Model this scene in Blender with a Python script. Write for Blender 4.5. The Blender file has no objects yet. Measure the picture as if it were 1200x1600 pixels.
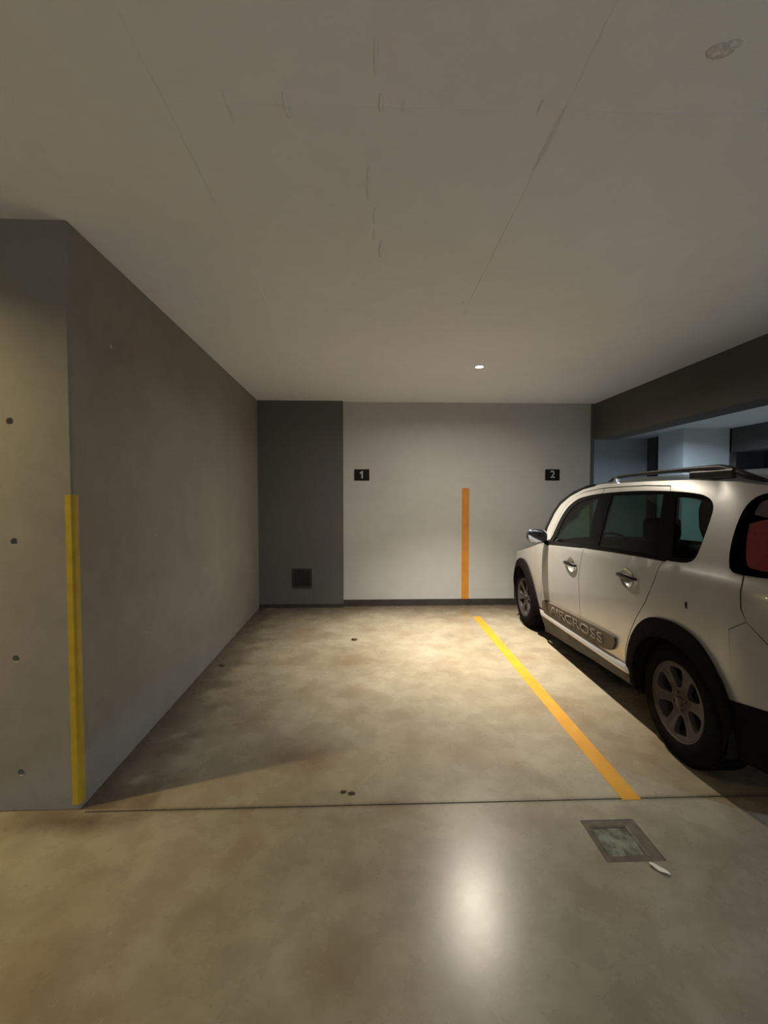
import bpy, bmesh, math, random
from mathutils import Vector, Matrix
from mathutils.geometry import delaunay_2d_cdt

random.seed(7)
S = bpy.context.scene
COL = S.collection

# ---------------------------------------------------------------- camera
CAM_H = 1.45
FPX = 700.0
_a = math.atan(25 / FPX); _p = math.atan(25 / FPX)
fw = Vector((math.sin(_a) * math.cos(_p), math.cos(_a) * math.cos(_p), -math.sin(_p)))
rt = Vector((math.cos(_a), -math.sin(_a), 0)); up = rt.cross(fw)
cd = bpy.data.cameras.new('camera'); cam = bpy.data.objects.new('camera', cd); COL.objects.link(cam)
cd.sensor_fit = 'VERTICAL'; cd.sensor_height = 36; cd.sensor_width = 27; cd.lens = FPX / 1600 * 36
cd.clip_start = 0.02; cd.clip_end = 100
M3 = Matrix((rt, up, -fw)).transposed()
cam.matrix_world = Matrix.Translation((0, 0, CAM_H)) @ M3.to_4x4()
S.camera = cam

# ---------------------------------------------------------------- world, exposure
W = bpy.data.worlds.new('world'); S.world = W; W.use_nodes = True
W.node_tree.nodes['Background'].inputs[0].default_value = (0.5, 0.55, 0.6, 1)
W.node_tree.nodes['Background'].inputs[1].default_value = 0.004
S.view_settings.view_transform = 'Standard'; S.view_settings.look = 'None'
S.view_settings.gamma = 1.0; S.view_settings.use_curve_mapping = False
S.view_settings.exposure = 0.0

CEIL = 2.67
# ceiling lamps: (x, y, power W, colour, label)
LAMPS = [
    (1.05, 4.235, 33, (1.0, 0.90, 0.74), 'small round recessed ceiling lamp glowing white between bays one and two'),
    (-2.65, 1.605, 44, (1.0, 0.78, 0.37), 'small round warm ceiling lamp left of the camera near the concrete pillar'),
    (-0.8, -4.1, 90, (1.0, 0.97, 0.95), 'added unseen ceiling lamp behind the camera that brightens the ceiling by bounce'),  # added out of view; washes the near wall so the ceiling gets bounce
    (4.4, -1.5, 160, (0.50, 0.72, 1.0), 'small round cool white ceiling lamp over the lane right of the camera'),
    (4.9, 6.6, 60, (0.62, 0.82, 1.0), 'small round cool ceiling lamp in the area beyond the dark beam'),
    (7.4, 5.4, 80, (0.62, 0.82, 1.0), 'small round cool ceiling lamp deep in the area beyond the dark beam'),
]

# ---------------------------------------------------------------- materials
def new_mat(name):
    m = bpy.data.materials.new(name); m.use_nodes = True
    nt = m.node_tree; return m, nt, nt.nodes['Principled BSDF']

def setp(b, **k):
    for n, v in k.items():
        b.inputs[n.replace('_', ' ')].default_value = v

def simple(name, col, rough=0.5, metal=0.0, noise=0.12, scale=30, coat=0.0, bump=0.0, spec=0.5):
    m, nt, b = new_mat(name)
    setp(b, Roughness=rough, Metallic=metal)
    b.inputs['Coat Weight'].default_value = coat; b.inputs['Coat Roughness'].default_value = 0.06
    b.inputs['Specular IOR Level'].default_value = spec
    tc = nt.nodes.new('ShaderNodeTexCoord'); n = nt.nodes.new('ShaderNodeTexNoise')
    n.inputs['Scale'].default_value = scale; n.inputs['Detail'].default_value = 4
    nt.links.new(tc.outputs['Object'], n.inputs['Vector'])
    r = nt.nodes.new('ShaderNodeValToRGB')
    r.color_ramp.elements[0].position = 0.3; r.color_ramp.elements[1].position = 0.7
    r.color_ramp.elements[0].color = tuple(c * (1 - noise) for c in col) + (1,)
    r.color_ramp.elements[1].color = tuple(min(1, c * (1 + noise)) for c in col) + (1,)
    nt.links.new(n.outputs['Fac'], r.inputs['Fac']); nt.links.new(r.outputs['Color'], b.inputs['Base Color'])
    if bump:
        bp = nt.nodes.new('ShaderNodeBump'); bp.inputs['Strength'].default_value = bump; bp.inputs['Distance'].default_value = 0.01
        nt.links.new(n.outputs['Fac'], bp.inputs['Height']); nt.links.new(bp.outputs['Normal'], b.inputs['Normal'])
    return m

def layered(name, stops, scales, rough=(0.5, 0.6), bump=0.15, bumpscale=60, stretch=(1, 1, 1), spec=0.5, tint=None):
    """procedural concrete: large blotches x medium cloud x fine grain"""
    m, nt, b = new_mat(name); N = nt.nodes.new; L = nt.links.new
    b.inputs['Specular IOR Level'].default_value = spec
    tc = N('ShaderNodeTexCoord'); mp = N('ShaderNodeMapping'); mp.inputs['Scale'].default_value = stretch
    L(tc.outputs['Object'], mp.inputs['Vector'])
    facs = []
    for i, (sc, det, dist) in enumerate(scales):
        n = N('ShaderNodeTexNoise'); n.inputs['Scale'].default_value = sc; n.inputs['Detail'].default_value = det
        n.inputs['Distortion'].default_value = dist; n.inputs['Roughness'].default_value = 0.6
        L(mp.outputs['Vector'], n.inputs['Vector']); facs.append(n)
    # mix factors
    mx = N('ShaderNodeMath'); mx.operation = 'MULTIPLY_ADD'; mx.inputs[1].default_value = 0.55
    L(facs[0].outputs['Fac'], mx.inputs[0])
    mm = N('ShaderNodeMath'); mm.operation = 'MULTIPLY'; mm.inputs[1].default_value = 0.45
    L(facs[1].outputs['Fac'], mm.inputs[0]); L(mm.outputs[0], mx.inputs[2])
    r = N('ShaderNodeValToRGB'); cr = r.color_ramp
    while len(cr.elements) < len(stops): cr.elements.new(0.5)
    for e, (p, c) in zip(cr.elements, stops): e.position = p; e.color = tuple(c) + (1,)
    L(mx.outputs[0], r.inputs['Fac'])
    out = r.outputs['Color']
    if tint:   # second stain colour by its own noise
        n = N('ShaderNodeTexNoise'); n.inputs['Scale'].default_value = tint[1]; n.inputs['Detail'].default_value = 6
        mo = N('ShaderNodeMapping'); mo.inputs['Location'].default_value = (3.1, 7.7, 1.3)
        L(tc.outputs['Object'], mo.inputs['Vector']); L(mo.outputs['Vector'], n.inputs['Vector'])
        rr = N('ShaderNodeMapRange'); rr.inputs['From Min'].default_value = tint[2]; rr.inputs['From Max'].default_value = tint[3]
        rr.inputs['To Max'].default_value = tint[4]
        L(n.outputs['Fac'], rr.inputs['Value'])
        mc = N('ShaderNodeMix'); mc.data_type = 'RGBA'
        L(rr.outputs[0], mc.inputs[0]); L(out, mc.inputs[6]); mc.inputs[7].default_value = tuple(tint[0]) + (1,)
        out = mc.outputs[2]
    L(out, b.inputs['Base Color'])
    rr = N('ShaderNodeMapRange'); rr.inputs['From Min'].default_value = 0.3; rr.inputs['From Max'].default_value = 0.7
    rr.inputs['To Min'].default_value = rough[0]; rr.inputs['To Max'].default_value = rough[1]
    L(facs[1].outputs['Fac'], rr.inputs['Value']); L(rr.outputs[0], b.inputs['Roughness'])
    g = N('ShaderNodeTexNoise'); g.inputs['Scale'].default_value = bumpscale; g.inputs['Detail'].default_value = 5
    L(tc.outputs['Object'], g.inputs['Vector'])
    bp = N('ShaderNodeBump'); bp.inputs['Strength'].default_value = bump; bp.inputs['Distance'].default_value = 0.006
    L(g.outputs['Fac'], bp.inputs['Height']); L(bp.outputs['Normal'], b.inputs['Normal'])
    return m

M = {}
M['floor'] = layered('polished_concrete', [(0.30, (0.18, 0.150, 0.102)), (0.5, (0.265, 0.230, 0.166)), (0.70, (0.36, 0.325, 0.245))],
                     [(1.4, 6, 0.4), (6, 12, 0.25)], rough=(0.262, 0.285), bump=0.035, bumpscale=14, spec=0.7,
                     tint=((0.17, 0.11, 0.062), 2.2, 0.52, 0.72, 0.6))
def floor_dirt():
    m = M['floor']; nt = m.node_tree; b = nt.nodes['Principled BSDF']; N = nt.nodes.new; L = nt.links.new
    src = b.inputs['Base Color'].links[0].from_socket
    tc = N('ShaderNodeTexCoord'); sp = N('ShaderNodeSeparateXYZ'); L(tc.outputs['Object'], sp.inputs[0])
    def math_(op, *a, clamp=False):
        n = N('ShaderNodeMath'); n.operation = op; n.use_clamp = clamp
        for i, v_ in enumerate(a):
            if isinstance(v_, (int, float)): n.inputs[i].default_value = v_
            else: L(v_, n.inputs[i])
        return n.outputs[0]
    x, y = sp.outputs[0], sp.outputs[1]
    nz = N('ShaderNodeTexNoise'); nz.inputs['Scale'].default_value = 5; nz.inputs['Detail'].default_value = 7; L(tc.outputs['Object'], nz.inputs['Vector'])
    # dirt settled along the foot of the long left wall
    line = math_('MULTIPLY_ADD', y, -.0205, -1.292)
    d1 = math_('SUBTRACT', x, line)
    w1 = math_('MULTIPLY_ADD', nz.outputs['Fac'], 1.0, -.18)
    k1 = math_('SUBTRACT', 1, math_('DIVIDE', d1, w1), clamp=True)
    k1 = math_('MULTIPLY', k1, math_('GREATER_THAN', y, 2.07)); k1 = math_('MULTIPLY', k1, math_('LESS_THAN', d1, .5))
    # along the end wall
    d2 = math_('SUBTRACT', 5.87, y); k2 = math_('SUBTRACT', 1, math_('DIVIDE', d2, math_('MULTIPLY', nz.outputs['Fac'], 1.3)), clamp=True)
    # halo of the saw cut
    d3 = math_('ABSOLUTE', math_('SUBTRACT', y, 2.055)); k3 = math_('MULTIPLY', math_('SUBTRACT', 1, math_('DIVIDE', d3, .025), clamp=True), .6); k3 = math_('MULTIPLY', k3, math_('GREATER_THAN', x, -1.28))
    # rusty stain in front of the pillar corner
    ax = math_('DIVIDE', math_('SUBTRACT', x, -1.32), .34); ay = math_('DIVIDE', math_('SUBTRACT', y, 2.0), .10)
    rr = math_('SQRT', math_('ADD', math_('MULTIPLY', ax, ax), math_('MULTIPLY', ay, ay)))
    k4 = math_('MULTIPLY', math_('SUBTRACT', math_('MULTIPLY_ADD', nz.outputs['Fac'], 1.2, .5), rr, clamp=True), .8)
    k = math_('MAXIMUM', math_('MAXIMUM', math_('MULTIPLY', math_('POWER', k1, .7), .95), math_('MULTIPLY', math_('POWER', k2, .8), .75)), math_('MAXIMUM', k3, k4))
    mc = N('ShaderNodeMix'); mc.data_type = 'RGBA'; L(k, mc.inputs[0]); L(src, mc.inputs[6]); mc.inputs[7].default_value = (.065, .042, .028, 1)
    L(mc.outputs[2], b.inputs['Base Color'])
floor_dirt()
M['ceiling'] = layered('ceiling_plaster', [(0.3, (0.72, 0.735, 0.76)), (0.7, (0.79, 0.805, 0.83))],
                       [(1.2, 5, 0.2), (9, 7, 0.2)], rough=(0.8, 0.9), bump=0.25, bumpscale=45, spec=0.2)
M['wall_left'] = layered('bare_concrete', [(0.3, (0.195, 0.185, 0.165)), (0.7, (0.275, 0.260, 0.230))],
                         [(1.3, 6, 0.3), (7, 8, 0.3)], rough=(0.65, 0.8), bump=0.2, bumpscale=40, spec=0.3)
M['wall_back'] = layered('pale_paint', [(0.3, (0.40, 0.405, 0.40)), (0.7, (0.46, 0.465, 0.46))],
                         [(1.0, 4, 0.1), (8, 6, 0.2)], rough=(0.6, 0.75), bump=0.12, bumpscale=50, spec=0.3)
M['grey_paint'] = layered('dark_grey_paint', [(0.3, (0.095, 0.097, 0.09)), (0.7, (0.115, 0.117, 0.11))],
                          [(1.0, 4, 0.1), (9, 6, 0.2)], rough=(0.6, 0.75), bump=0.12, bumpscale=50, spec=0.3)
M['beam'] = layered('dark_beam_paint', [(0.3, (0.085, 0.08, 0.07)), (0.7, (0.105, 0.10, 0.09))],
                    [(1.0, 4, 0.1), (9, 6, 0.2)], rough=(0.65, 0.8), bump=0.15, bumpscale=45, spec=0.25)
M['skirt'] = simple('black_skirting_paint', (0.030, 0.025, 0.022), 0.6, noise=0.3, scale=12)
M['orange'] = simple('orange_wall_paint', (0.52, 0.21, 0.018), 0.5, noise=0.10, scale=14, bump=0.05)
M['yellow'] = layered('yellow_line_paint', [(0.3, (0.45, 0.205, 0.010)), (0.7, (0.54, 0.27, 0.018))],
                      [(1.1, 5, 0.1), (9, 8, 0.5)], rough=(0.35, 0.5), bump=0.1, bumpscale=80)
M['corner_yellow'] = simple('corner_yellow_paint', (0.43, 0.30, 0.015), 0.5, noise=0.12, scale=14)
M['sign_black'] = simple('sign_plate_black', (0.008, 0.009, 0.010), 0.6, noise=0.2, spec=.15)
M['sign_white'] = simple('sign_digit_white', (0.42, 0.43, 0.43), 0.5, noise=0.05)
M['dark_metal'] = simple('black_painted_metal', (0.012, 0.010, 0.009), 0.5, noise=0.2)
M['vent_slat'] = simple('vent_slat_metal', (0.04, 0.04, 0.036), 0.5, noise=0.2)
M['hatch_frame'] = simple('stained_hatch_rim', (0.095, 0.073, 0.052), 0.6, noise=0.3, scale=25, bump=0.4)
M['paper'] = simple('white_scrap', (0.75, 0.70, 0.62), 0.7, noise=0.05)
M['dirt'] = simple('dark_debris', (0.06, 0.035, 0.018), 0.9, noise=0.3, scale=60)
M['paint'] = simple('silver_car_paint', (0.345, 0.34, 0.33), 0.38, metal=0.45, noise=0.03, scale=6, coat=0.55)
M['plastic'] = simple('dark_rough_plastic', (0.010, 0.008, 0.008), 0.75, noise=0.15, scale=40, bump=0.1, spec=.0)
M['mould'] = simple('dusty_brown_moulding', (0.070, 0.057, 0.041), 0.6, noise=0.2, scale=10, spec=.15)
M['mould_text'] = simple('moulding_lettering', (0.082, 0.069, 0.052), 0.5, noise=0.1)
M['sill'] = simple('dusty_grey_sill', (0.055, 0.048, 0.038), 0.7, noise=0.35, scale=9, spec=.15)
M['gloss_black'] = simple('gloss_black_trim', (0.008, 0.008, 0.008), 0.3, noise=0.1, spec=0.0)
M['rubber'] = simple('tyre_rubber', (0.010, 0.0085, 0.0085), 0.9, noise=0.25, scale=25, spec=.0)
M['rim'] = simple('dusty_grey_alloy', (0.052, 0.045, 0.043), 0.6, metal=0.1, noise=0.2, scale=20, spec=.15)
M['rim_dark'] = simple('dark_rim_barrel', (0.03, 0.028, 0.026), 0.5, metal=0.3, noise=0.2)
M['chrome'] = simple('chrome_trim', (0.55, 0.56, 0.58), 0.15, metal=1.0, noise=0.03)
M['mirror_shell'] = simple('dark_chrome_shell', (0.16, 0.18, 0.20), 0.12, metal=0.9, noise=0.05)
M['rail'] = simple('dark_roof_rail', (0.009, 0.008, 0.009), 0.4, metal=0.0, noise=0.1, spec=.25)
M['rail_silver'] = simple('silver_rail_inlay', (0.25, 0.25, 0.26), 0.35, metal=0.5, noise=0.05)
M['interior'] = simple('dark_cabin_trim', (0.010, 0.010, 0.010), 0.9, noise=0.1, spec=.15)
M['seat'] = simple('dark_seat_fabric', (0.028, 0.028, 0.030), 0.85, noise=0.2, scale=60)

def glass_mat(name, tint, refl=0.9):
    m = bpy.data.materials.new(name); m.use_nodes = True; nt = m.node_tree; nt.nodes.clear(); N = nt.nodes.new; L = nt.links.new
    o = N('ShaderNodeOutputMaterial'); t = N('ShaderNodeBsdfTransparent'); t.inputs[0].default_value = tint + (1,)
    g = N('ShaderNodeBsdfGlossy'); g.inputs['Roughness'].default_value = 0.03
    f = N('ShaderNodeFresnel'); f.inputs['IOR'].default_value = 1.32
    mx = N('ShaderNodeMixShader'); L(f.outputs[0], mx.inputs[0]); L(t.outputs[0], mx.inputs[1]); L(g.outputs[0], mx.inputs[2])
    L(mx.outputs[0], o.inputs[0]); return m
M['glass'] = glass_mat('tinted_car_glass', (0.42, 0.58, 0.47))
M['privacy_glass'] = glass_mat('dark_privacy_glass', (0.17, 0.235, 0.205))
M['mirror_glass'] = simple('mirror_glass', (0.6, 0.62, 0.65), 0.05, metal=1.0, noise=0.01)

def lens_mat(name, col):
    m, nt, b = new_mat(name)
    setp(b, Roughness=0.15); b.inputs['Specular IOR Level'].default_value = .3; b.inputs['Coat Weight'].default_value = 0.35; b.inputs['Coat Roughness'].default_value = 0.03
    tc = nt.nodes.new('ShaderNodeTexCoord'); v = nt.nodes.new('ShaderNodeTexVoronoi'); v.inputs['Scale'].default_value = 45
    nt.links.new(tc.outputs['Object'], v.inputs['Vector'])
    r = nt.nodes.new('ShaderNodeValToRGB'); r.color_ramp.elements[0].color = tuple(c * 0.7 for c in col) + (1,); r.color_ramp.elements[1].color = col + (1,)
    nt.links.new(v.outputs['Distance'], r.inputs['Fac']); nt.links.new(r.outputs['Color'], b.inputs['Base Color'])
    return m
M['lamp_red'] = lens_mat('red_lens', (0.15, 0.006, 0.014))
M['lamp_clear'] = lens_mat('smoked_clear_lens', (0.055, 0.04, 0.04))
M['lamp_black'] = lens_mat('smoked_black_lens', (0.012, 0.008, 0.010))
M['lamp_head'] = lens_mat('headlamp_lens', (0.35, 0.36, 0.37))

def hatch_glass():
    m, nt, b = new_mat('wet_green_hatch_glass')
    tc = nt.nodes.new('ShaderNodeTexCoord'); n = nt.nodes.new('ShaderNodeTexNoise'); n.inputs['Scale'].default_value = 22; n.inputs['Detail'].default_value = 6
    nt.links.new(tc.outputs['Object'], n.inputs['Vector'])
    r = nt.nodes.new('ShaderNodeValToRGB'); r.color_ramp.elements[0].color = (0.06, 0.065, 0.045, 1); r.color_ramp.elements[1].color = (0.26, 0.28, 0.21, 1)
    r.color_ramp.elements[0].position = 0.35; r.color_ramp.elements[1].position = 0.7
    nt.links.new(n.outputs['Fac'], r.inputs['Fac']); nt.links.new(r.outputs['Color'], b.inputs['Base Color'])
    setp(b, Roughness=0.12); bp = nt.nodes.new('ShaderNodeBump'); bp.inputs['Strength'].default_value = 0.5; bp.inputs['Distance'].default_value = 0.004
    nt.links.new(n.outputs['Fac'], bp.inputs['Height']); nt.links.new(bp.outputs['Normal'], b.inputs['Normal'])
    return m
M['hatch'] = hatch_glass()

def emit_mat(name, col, s):
    m = bpy.data.materials.new(name); m.use_nodes = True; nt = m.node_tree; nt.nodes.clear()
    o = nt.nodes.new('ShaderNodeOutputMaterial'); e = nt.nodes.new('ShaderNodeEmission')
    e.inputs[0].default_value = tuple(col) + (1,); e.inputs[1].default_value = s
    nt.links.new(e.outputs[0], o.inputs[0]); return m

# ---------------------------------------------------------------- object helpers
def link(name, me, mat=None, parent=None, label=None, cat=None, kind=None, group=None, loc=None):
    o = bpy.data.objects.new(name, me); COL.objects.link(o)
    if mat and me: me.materials.append(M[mat] if isinstance(mat, str) else mat)
    if parent: o.parent = parent
    if label: o['label'] = label
    if cat: o['category'] = cat
    if kind: o['kind'] = kind
    if group: o['group'] = group
    if loc: o.location = loc
    return o

def empty(name, loc, label, cat, rz=0, group=None):
    return_o = link(name, None, label=label, cat=cat, group=group, loc=loc)
    return_o.rotation_euler[2] = rz; return_o.empty_display_size = 0.1
    return return_o

def mesh_from(name, verts, faces, smooth=False):
    me = bpy.data.meshes.new(name); me.from_pydata([tuple(v) for v in verts], [], faces); me.update()
    if smooth:
        for p in me.polygons: p.use_smooth = True
    return me

def bm_mesh(bm, name, smooth=False, recalc=True):
    if recalc: bmesh.ops.recalc_face_normals(bm, faces=bm.faces)
    me = bpy.data.meshes.new(name); bm.to_mesh(me); bm.free()
    if smooth:
        for p in me.polygons: p.use_smooth = True
    return me

def add_box(bm, c, s, bev=0.0, seg=2, rot=None):
    r = bmesh.ops.create_cube(bm, size=1.0); vs = r['verts']
    bmesh.ops.scale(bm, vec=s, verts=vs)
    if bev:
        es = list({e for v in vs for e in v.link_edges})
        rr = bmesh.ops.bevel(bm, geom=es, offset=bev, segments=seg, affect='EDGES', profile=0.5)
        vs = list({v for f in rr['faces'] for v in f.verts} | {v for v in vs if v.is_valid})
        seen = set(); st = list(vs)
        while st:
            v = st.pop()
            if v in seen: continue
            seen.add(v)
            for e in v.link_edges: st.append(e.other_vert(v))
        vs = list(seen)
    if rot is not None: bmesh.ops.rotate(bm, verts=vs, cent=(0, 0, 0), matrix=rot)
    bmesh.ops.translate(bm, verts=vs, vec=c)
    return vs

def box(name, x0, x1, y0, y1, z0, z1, mat, parent=None, bev=0.0, **k):
    bm = bmesh.new(); add_box(bm, ((x0 + x1) / 2, (y0 + y1) / 2, (z0 + z1) / 2), (abs(x1 - x0), abs(y1 - y0), abs(z1 - z0)), bev)
    return link(name, bm_mesh(bm, name), mat, parent, **k)

def prism(name, pts, z0, z1, mat, parent=None, **k):
    """vertical prism over plan polygon"""
    n = len(pts); v = [(x, y, z0) for x, y in pts] + [(x, y, z1) for x, y in pts]
    f = [tuple(range(n))[::-1], tuple(range(n, 2 * n))] + [(i, (i + 1) % n, n + (i + 1) % n, n + i) for i in range(n)]
    bm = bmesh.new(); bv = [bm.verts.new(q) for q in v]
    for q in f: bm.faces.new([bv[i] for i in q])
    return link(name, bm_mesh(bm, name), mat, parent, **k)

def inside(p, poly):
    x, y = p; c = False; j = len(poly) - 1
    for i in range(len(poly)):
        xi, yi = poly[i]; xj, yj = poly[j]
        if (yi > y) != (yj > y) and x < (xj - xi) * (y - yi) / (yj - yi) + xi: c = not c
        j = i
    return c

def subdiv(poly, step, closed=True):
    out = []; n = len(poly)
    for i in range(n if closed else n - 1):
        a = poly[i]; b = poly[(i + 1) % n]; L = math.hypot(b[0] - a[0], b[1] - a[1]); k = max(1, int(math.ceil(L / step)))
        for j in range(k): out.append((a[0] + (b[0] - a[0]) * j / k, a[1] + (b[1] - a[1]) * j / k))
    if not closed: out.append(poly[-1])
    return out

def smooth_poly(poly, it=2, keep=()):
    """Chaikin rounding of a closed polygon; corners listed in keep stay sharp"""
    pts = [(p, i in keep) for i, p in enumerate(poly)]
    for _ in range(it):
        q = []; n = len(pts)
        for i in range(n):
            (a, ka), (b, kb) = pts[i], pts[(i + 1) % n]
            if ka: q.append((a, True))
            if not ka: q.append(((a[0] * .75 + b[0] * .25, a[1] * .75 + b[1] * .25), False))
            if not kb: q.append(((a[0] * .25 + b[0] * .75, a[1] * .25 + b[1] * .75), False))
        pts = q
    return [p for p, _ in pts]

def region(outline, holes=(), step=0.06):
    """triangulate outline minus holes with interior grid; -> verts2d, tris(CCW), directed boundary edges"""
    V = []; E = []
    for poly in [outline] + list(holes):
        sp = subdiv(poly, step); b = len(V)
        V += sp; n = len(sp); E += [(b + i, b + (i + 1) % n) for i in range(n)]
    xs = [p[0] for p in outline]; ys = [p[1] for p in outline]
    nx = int((max(xs) - min(xs)) / step) + 1; ny = int((max(ys) - min(ys)) / step) + 1
    B = [Vector(p) for p in V]
    for i in range(1, nx + 1):
        for j in range(1, ny + 1):
            p = (min(xs) + i * step - step * .5 * (j % 2) , min(ys) + j * step)
            if not inside(p, outline) or any(inside(p, h) for h in holes): continue
            if min((q[0] - p[0]) ** 2 + (q[1] - p[1]) ** 2 for q in V[:len(B)]) < (step * .45) ** 2: continue
            B.append(Vector(p))
    vs, es, fs, _, _, _ = delaunay_2d_cdt([v.to_2d() for v in B], E, [], 0, 1e-6)
    tris = []
    for f in fs:
        c = ((vs[f[0]][0] + vs[f[1]][0] + vs[f[2]][0]) / 3, (vs[f[0]][1] + vs[f[1]][1] + vs[f[2]][1]) / 3)
        if inside(c, outline) and not any(inside(c, h) for h in holes):
            a, b, c2 = [vs[i] for i in f]
            ar = (b[0] - a[0]) * (c2[1] - a[1]) - (b[1] - a[1]) * (c2[0] - a[0])
            if abs(ar) < 1e-9: continue
            tris.append(tuple(f) if ar > 0 else tuple(f[::-1]))
    used = sorted({i for t in tris for i in t}); mp = {v: i for i, v in enumerate(used)}
    vs = [(vs[i][0], vs[i][1]) for i in used]; tris = [tuple(mp[i] for i in t) for t in tris]
    ed = {}
    for t in tris:
        for i in range(3): ed[(t[i], t[(i + 1) % 3])] = 1
    bd = [e for e in ed if (e[1], e[0]) not in ed]
    return vs, tris, bd

def circle(cx, cy, rx, ry=None, n=32, a0=0, a1=2 * math.pi):
    ry = ry or rx
    full = abs(a1 - a0 - 2 * math.pi) < 1e-6
    return [(cx + rx * math.cos(a0 + (a1 - a0) * i / (n if full else n - 1)), cy + ry * math.sin(a0 + (a1 - a0) * i / (n if full else n - 1))) for i in range(n)]

def lathe(bm, prof, n=48, cap=False):
    """revolve (r, x) profile about local X axis"""
    rings = []
    for r, x in prof:
        rings.append([bm.verts.new((x, r * math.cos(2 * math.pi * i / n), r * math.sin(2 * math.pi * i / n))) for i in range(n)])
    for a, b in zip(rings, rings[1:]):
        for i in range(n): bm.faces.new((a[i], a[(i + 1) % n], b[(i + 1) % n], b[i]))
    if cap: bm.faces.new(rings[0]); bm.faces.new(rings[-1])

def tube(bm, pts, w, h, n=10, upv=Vector((0, 0, 1)), sup=2.0):
    """superellipse section swept along pts; w,h scalars or lists (half sizes)"""
    P = [Vector(p) for p in pts]; rings = []
    for i, p in enumerate(P):
        t = (P[min(i + 1, len(P) - 1)] - P[max(i - 1, 0)]).normalized()
        s = t.cross(upv).normalized(); u = s.cross(t)
        ww = w[i] if isinstance(w, (list, tuple)) else w; hh = h[i] if isinstance(h, (list, tuple)) else h
        ring = []
        for k in range(n):
            a = 2 * math.pi * k / n; ca, sa = math.cos(a), math.sin(a)
            ring.append(bm.verts.new(p + s * ww * math.copysign(abs(ca) ** (2 / sup), ca) + u * hh * math.copysign(abs(sa) ** (2 / sup), sa)))
        rings.append(ring)
    for a, b in zip(rings, rings[1:]):
        for k in range(n): bm.faces.new((a[k], a[(k + 1) % n], b[(k + 1) % n], b[k]))
    bm.faces.new(rings[0]); bm.faces.new(rings[-1])

def text_mesh(s, size, depth=0.0):
    c = bpy.data.curves.new('lettering', 'FONT'); c.body = s; c.size = size; c.align_x = 'CENTER'; c.align_y = 'CENTER'
    c.extrude = depth; c.resolution_u = 3; c.offset = size * 0.012
    o = bpy.data.objects.new('tmp_text', c); COL.objects.link(o)
    dg = bpy.context.evaluated_depsgraph_get(); me = bpy.data.meshes.new_from_object(o.evaluated_get(dg))
    bpy.data.objects.remove(o); bpy.data.curves.remove(c)
    return me

# ================================================================= SETTING
BW = 5.87                                   # back wall plane
JY = 2.055                                   # saw-cut joint between lane and bays
# floor: lane slab (with hole for the hatch), bay slab, groove between
HX0, HX1, HY0, HY1 = 0.945, 1.185, 1.69, 1.92
def quadmesh(name, rects, z=0.0):
    v = []; f = []
    for x0, x1, y0, y1 in rects:
        b = len(v); v += [(x0, y0, z), (x1, y0, z), (x1, y1, z), (x0, y1, z)]; f.append((b, b + 1, b + 2, b + 3))
    return v, f
X0, X1, Y0, Y1 = -7.0, 11.0, -5.0, 13.0
JX = -1.30
v, f = quadmesh('floor', [(X0, X1, Y0, HY0), (X0, HX0, HY0, HY1), (HX1, X1, HY0, HY1), (X0, X1, HY1, JY - .004), (X0, JX, JY - .004, JY + .004), (X0, X1, JY + .004, Y1)])
# groove walls and bottom, hatch pit walls
def addq(pts):
    b = len(v); v.extend(pts); f.append((b, b + 1, b + 2, b + 3))
addq([(JX, JY - .004, 0), (X1, JY - .004, 0), (X1, JY - .004, -.012), (JX, JY - .004, -.012)])
addq([(JX, JY + .004, -.012), (X1, JY + .004, -.012), (X1, JY + .004, 0), (JX, JY + .004, 0)])
addq([(JX, JY - .004, -.012), (X1, JY - .004, -.012), (X1, JY + .004, -.012), (JX, JY + .004, -.012)])
for a, b_ in (((HX0, HY0), (HX1, HY0)), ((HX1, HY0), (HX1, HY1)), ((HX1, HY1), (HX0, HY1)), ((HX0, HY1), (HX0, HY0))):
    addq([(a[0], a[1], -.06), (b_[0], b_[1], -.06), (b_[0], b_[1], 0), (a[0], a[1], 0)])
addq([(HX0, HY0, -.06), (HX1, HY0, -.06), (HX1, HY1, -.06), (HX0, HY1, -.06)])
floor = link('floor', mesh_from('floor', v, f), 'floor', kind='structure', label='polished stained grey concrete garage floor with a saw-cut joint')

# painted yellow bay line (thin paint film, child of the floor)
def strip(name, a, b, w, z0, z1, mat, parent, label=None):
    a = Vector(a); b = Vector(b); d = (b - a).normalized(); s = Vector((-d.y, d.x)) * w / 2
    return prism(name, [tuple(a + s), tuple(a - s), tuple(b - s), tuple(b + s)], z0, z1, mat, parent, label=label)
strip('painted_line', (1.257, JY - 0.01), (1.300, 5.30), 0.092, 0, 0.0015, 'yellow', floor, 'yellow orange painted line between the two bays')

ceiling = box('ceiling', X0, X1, Y0, Y1, CEIL, CEIL + .15, 'ceiling', kind='structure', label='pale grey plastered concrete ceiling with formwork seams')
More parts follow.
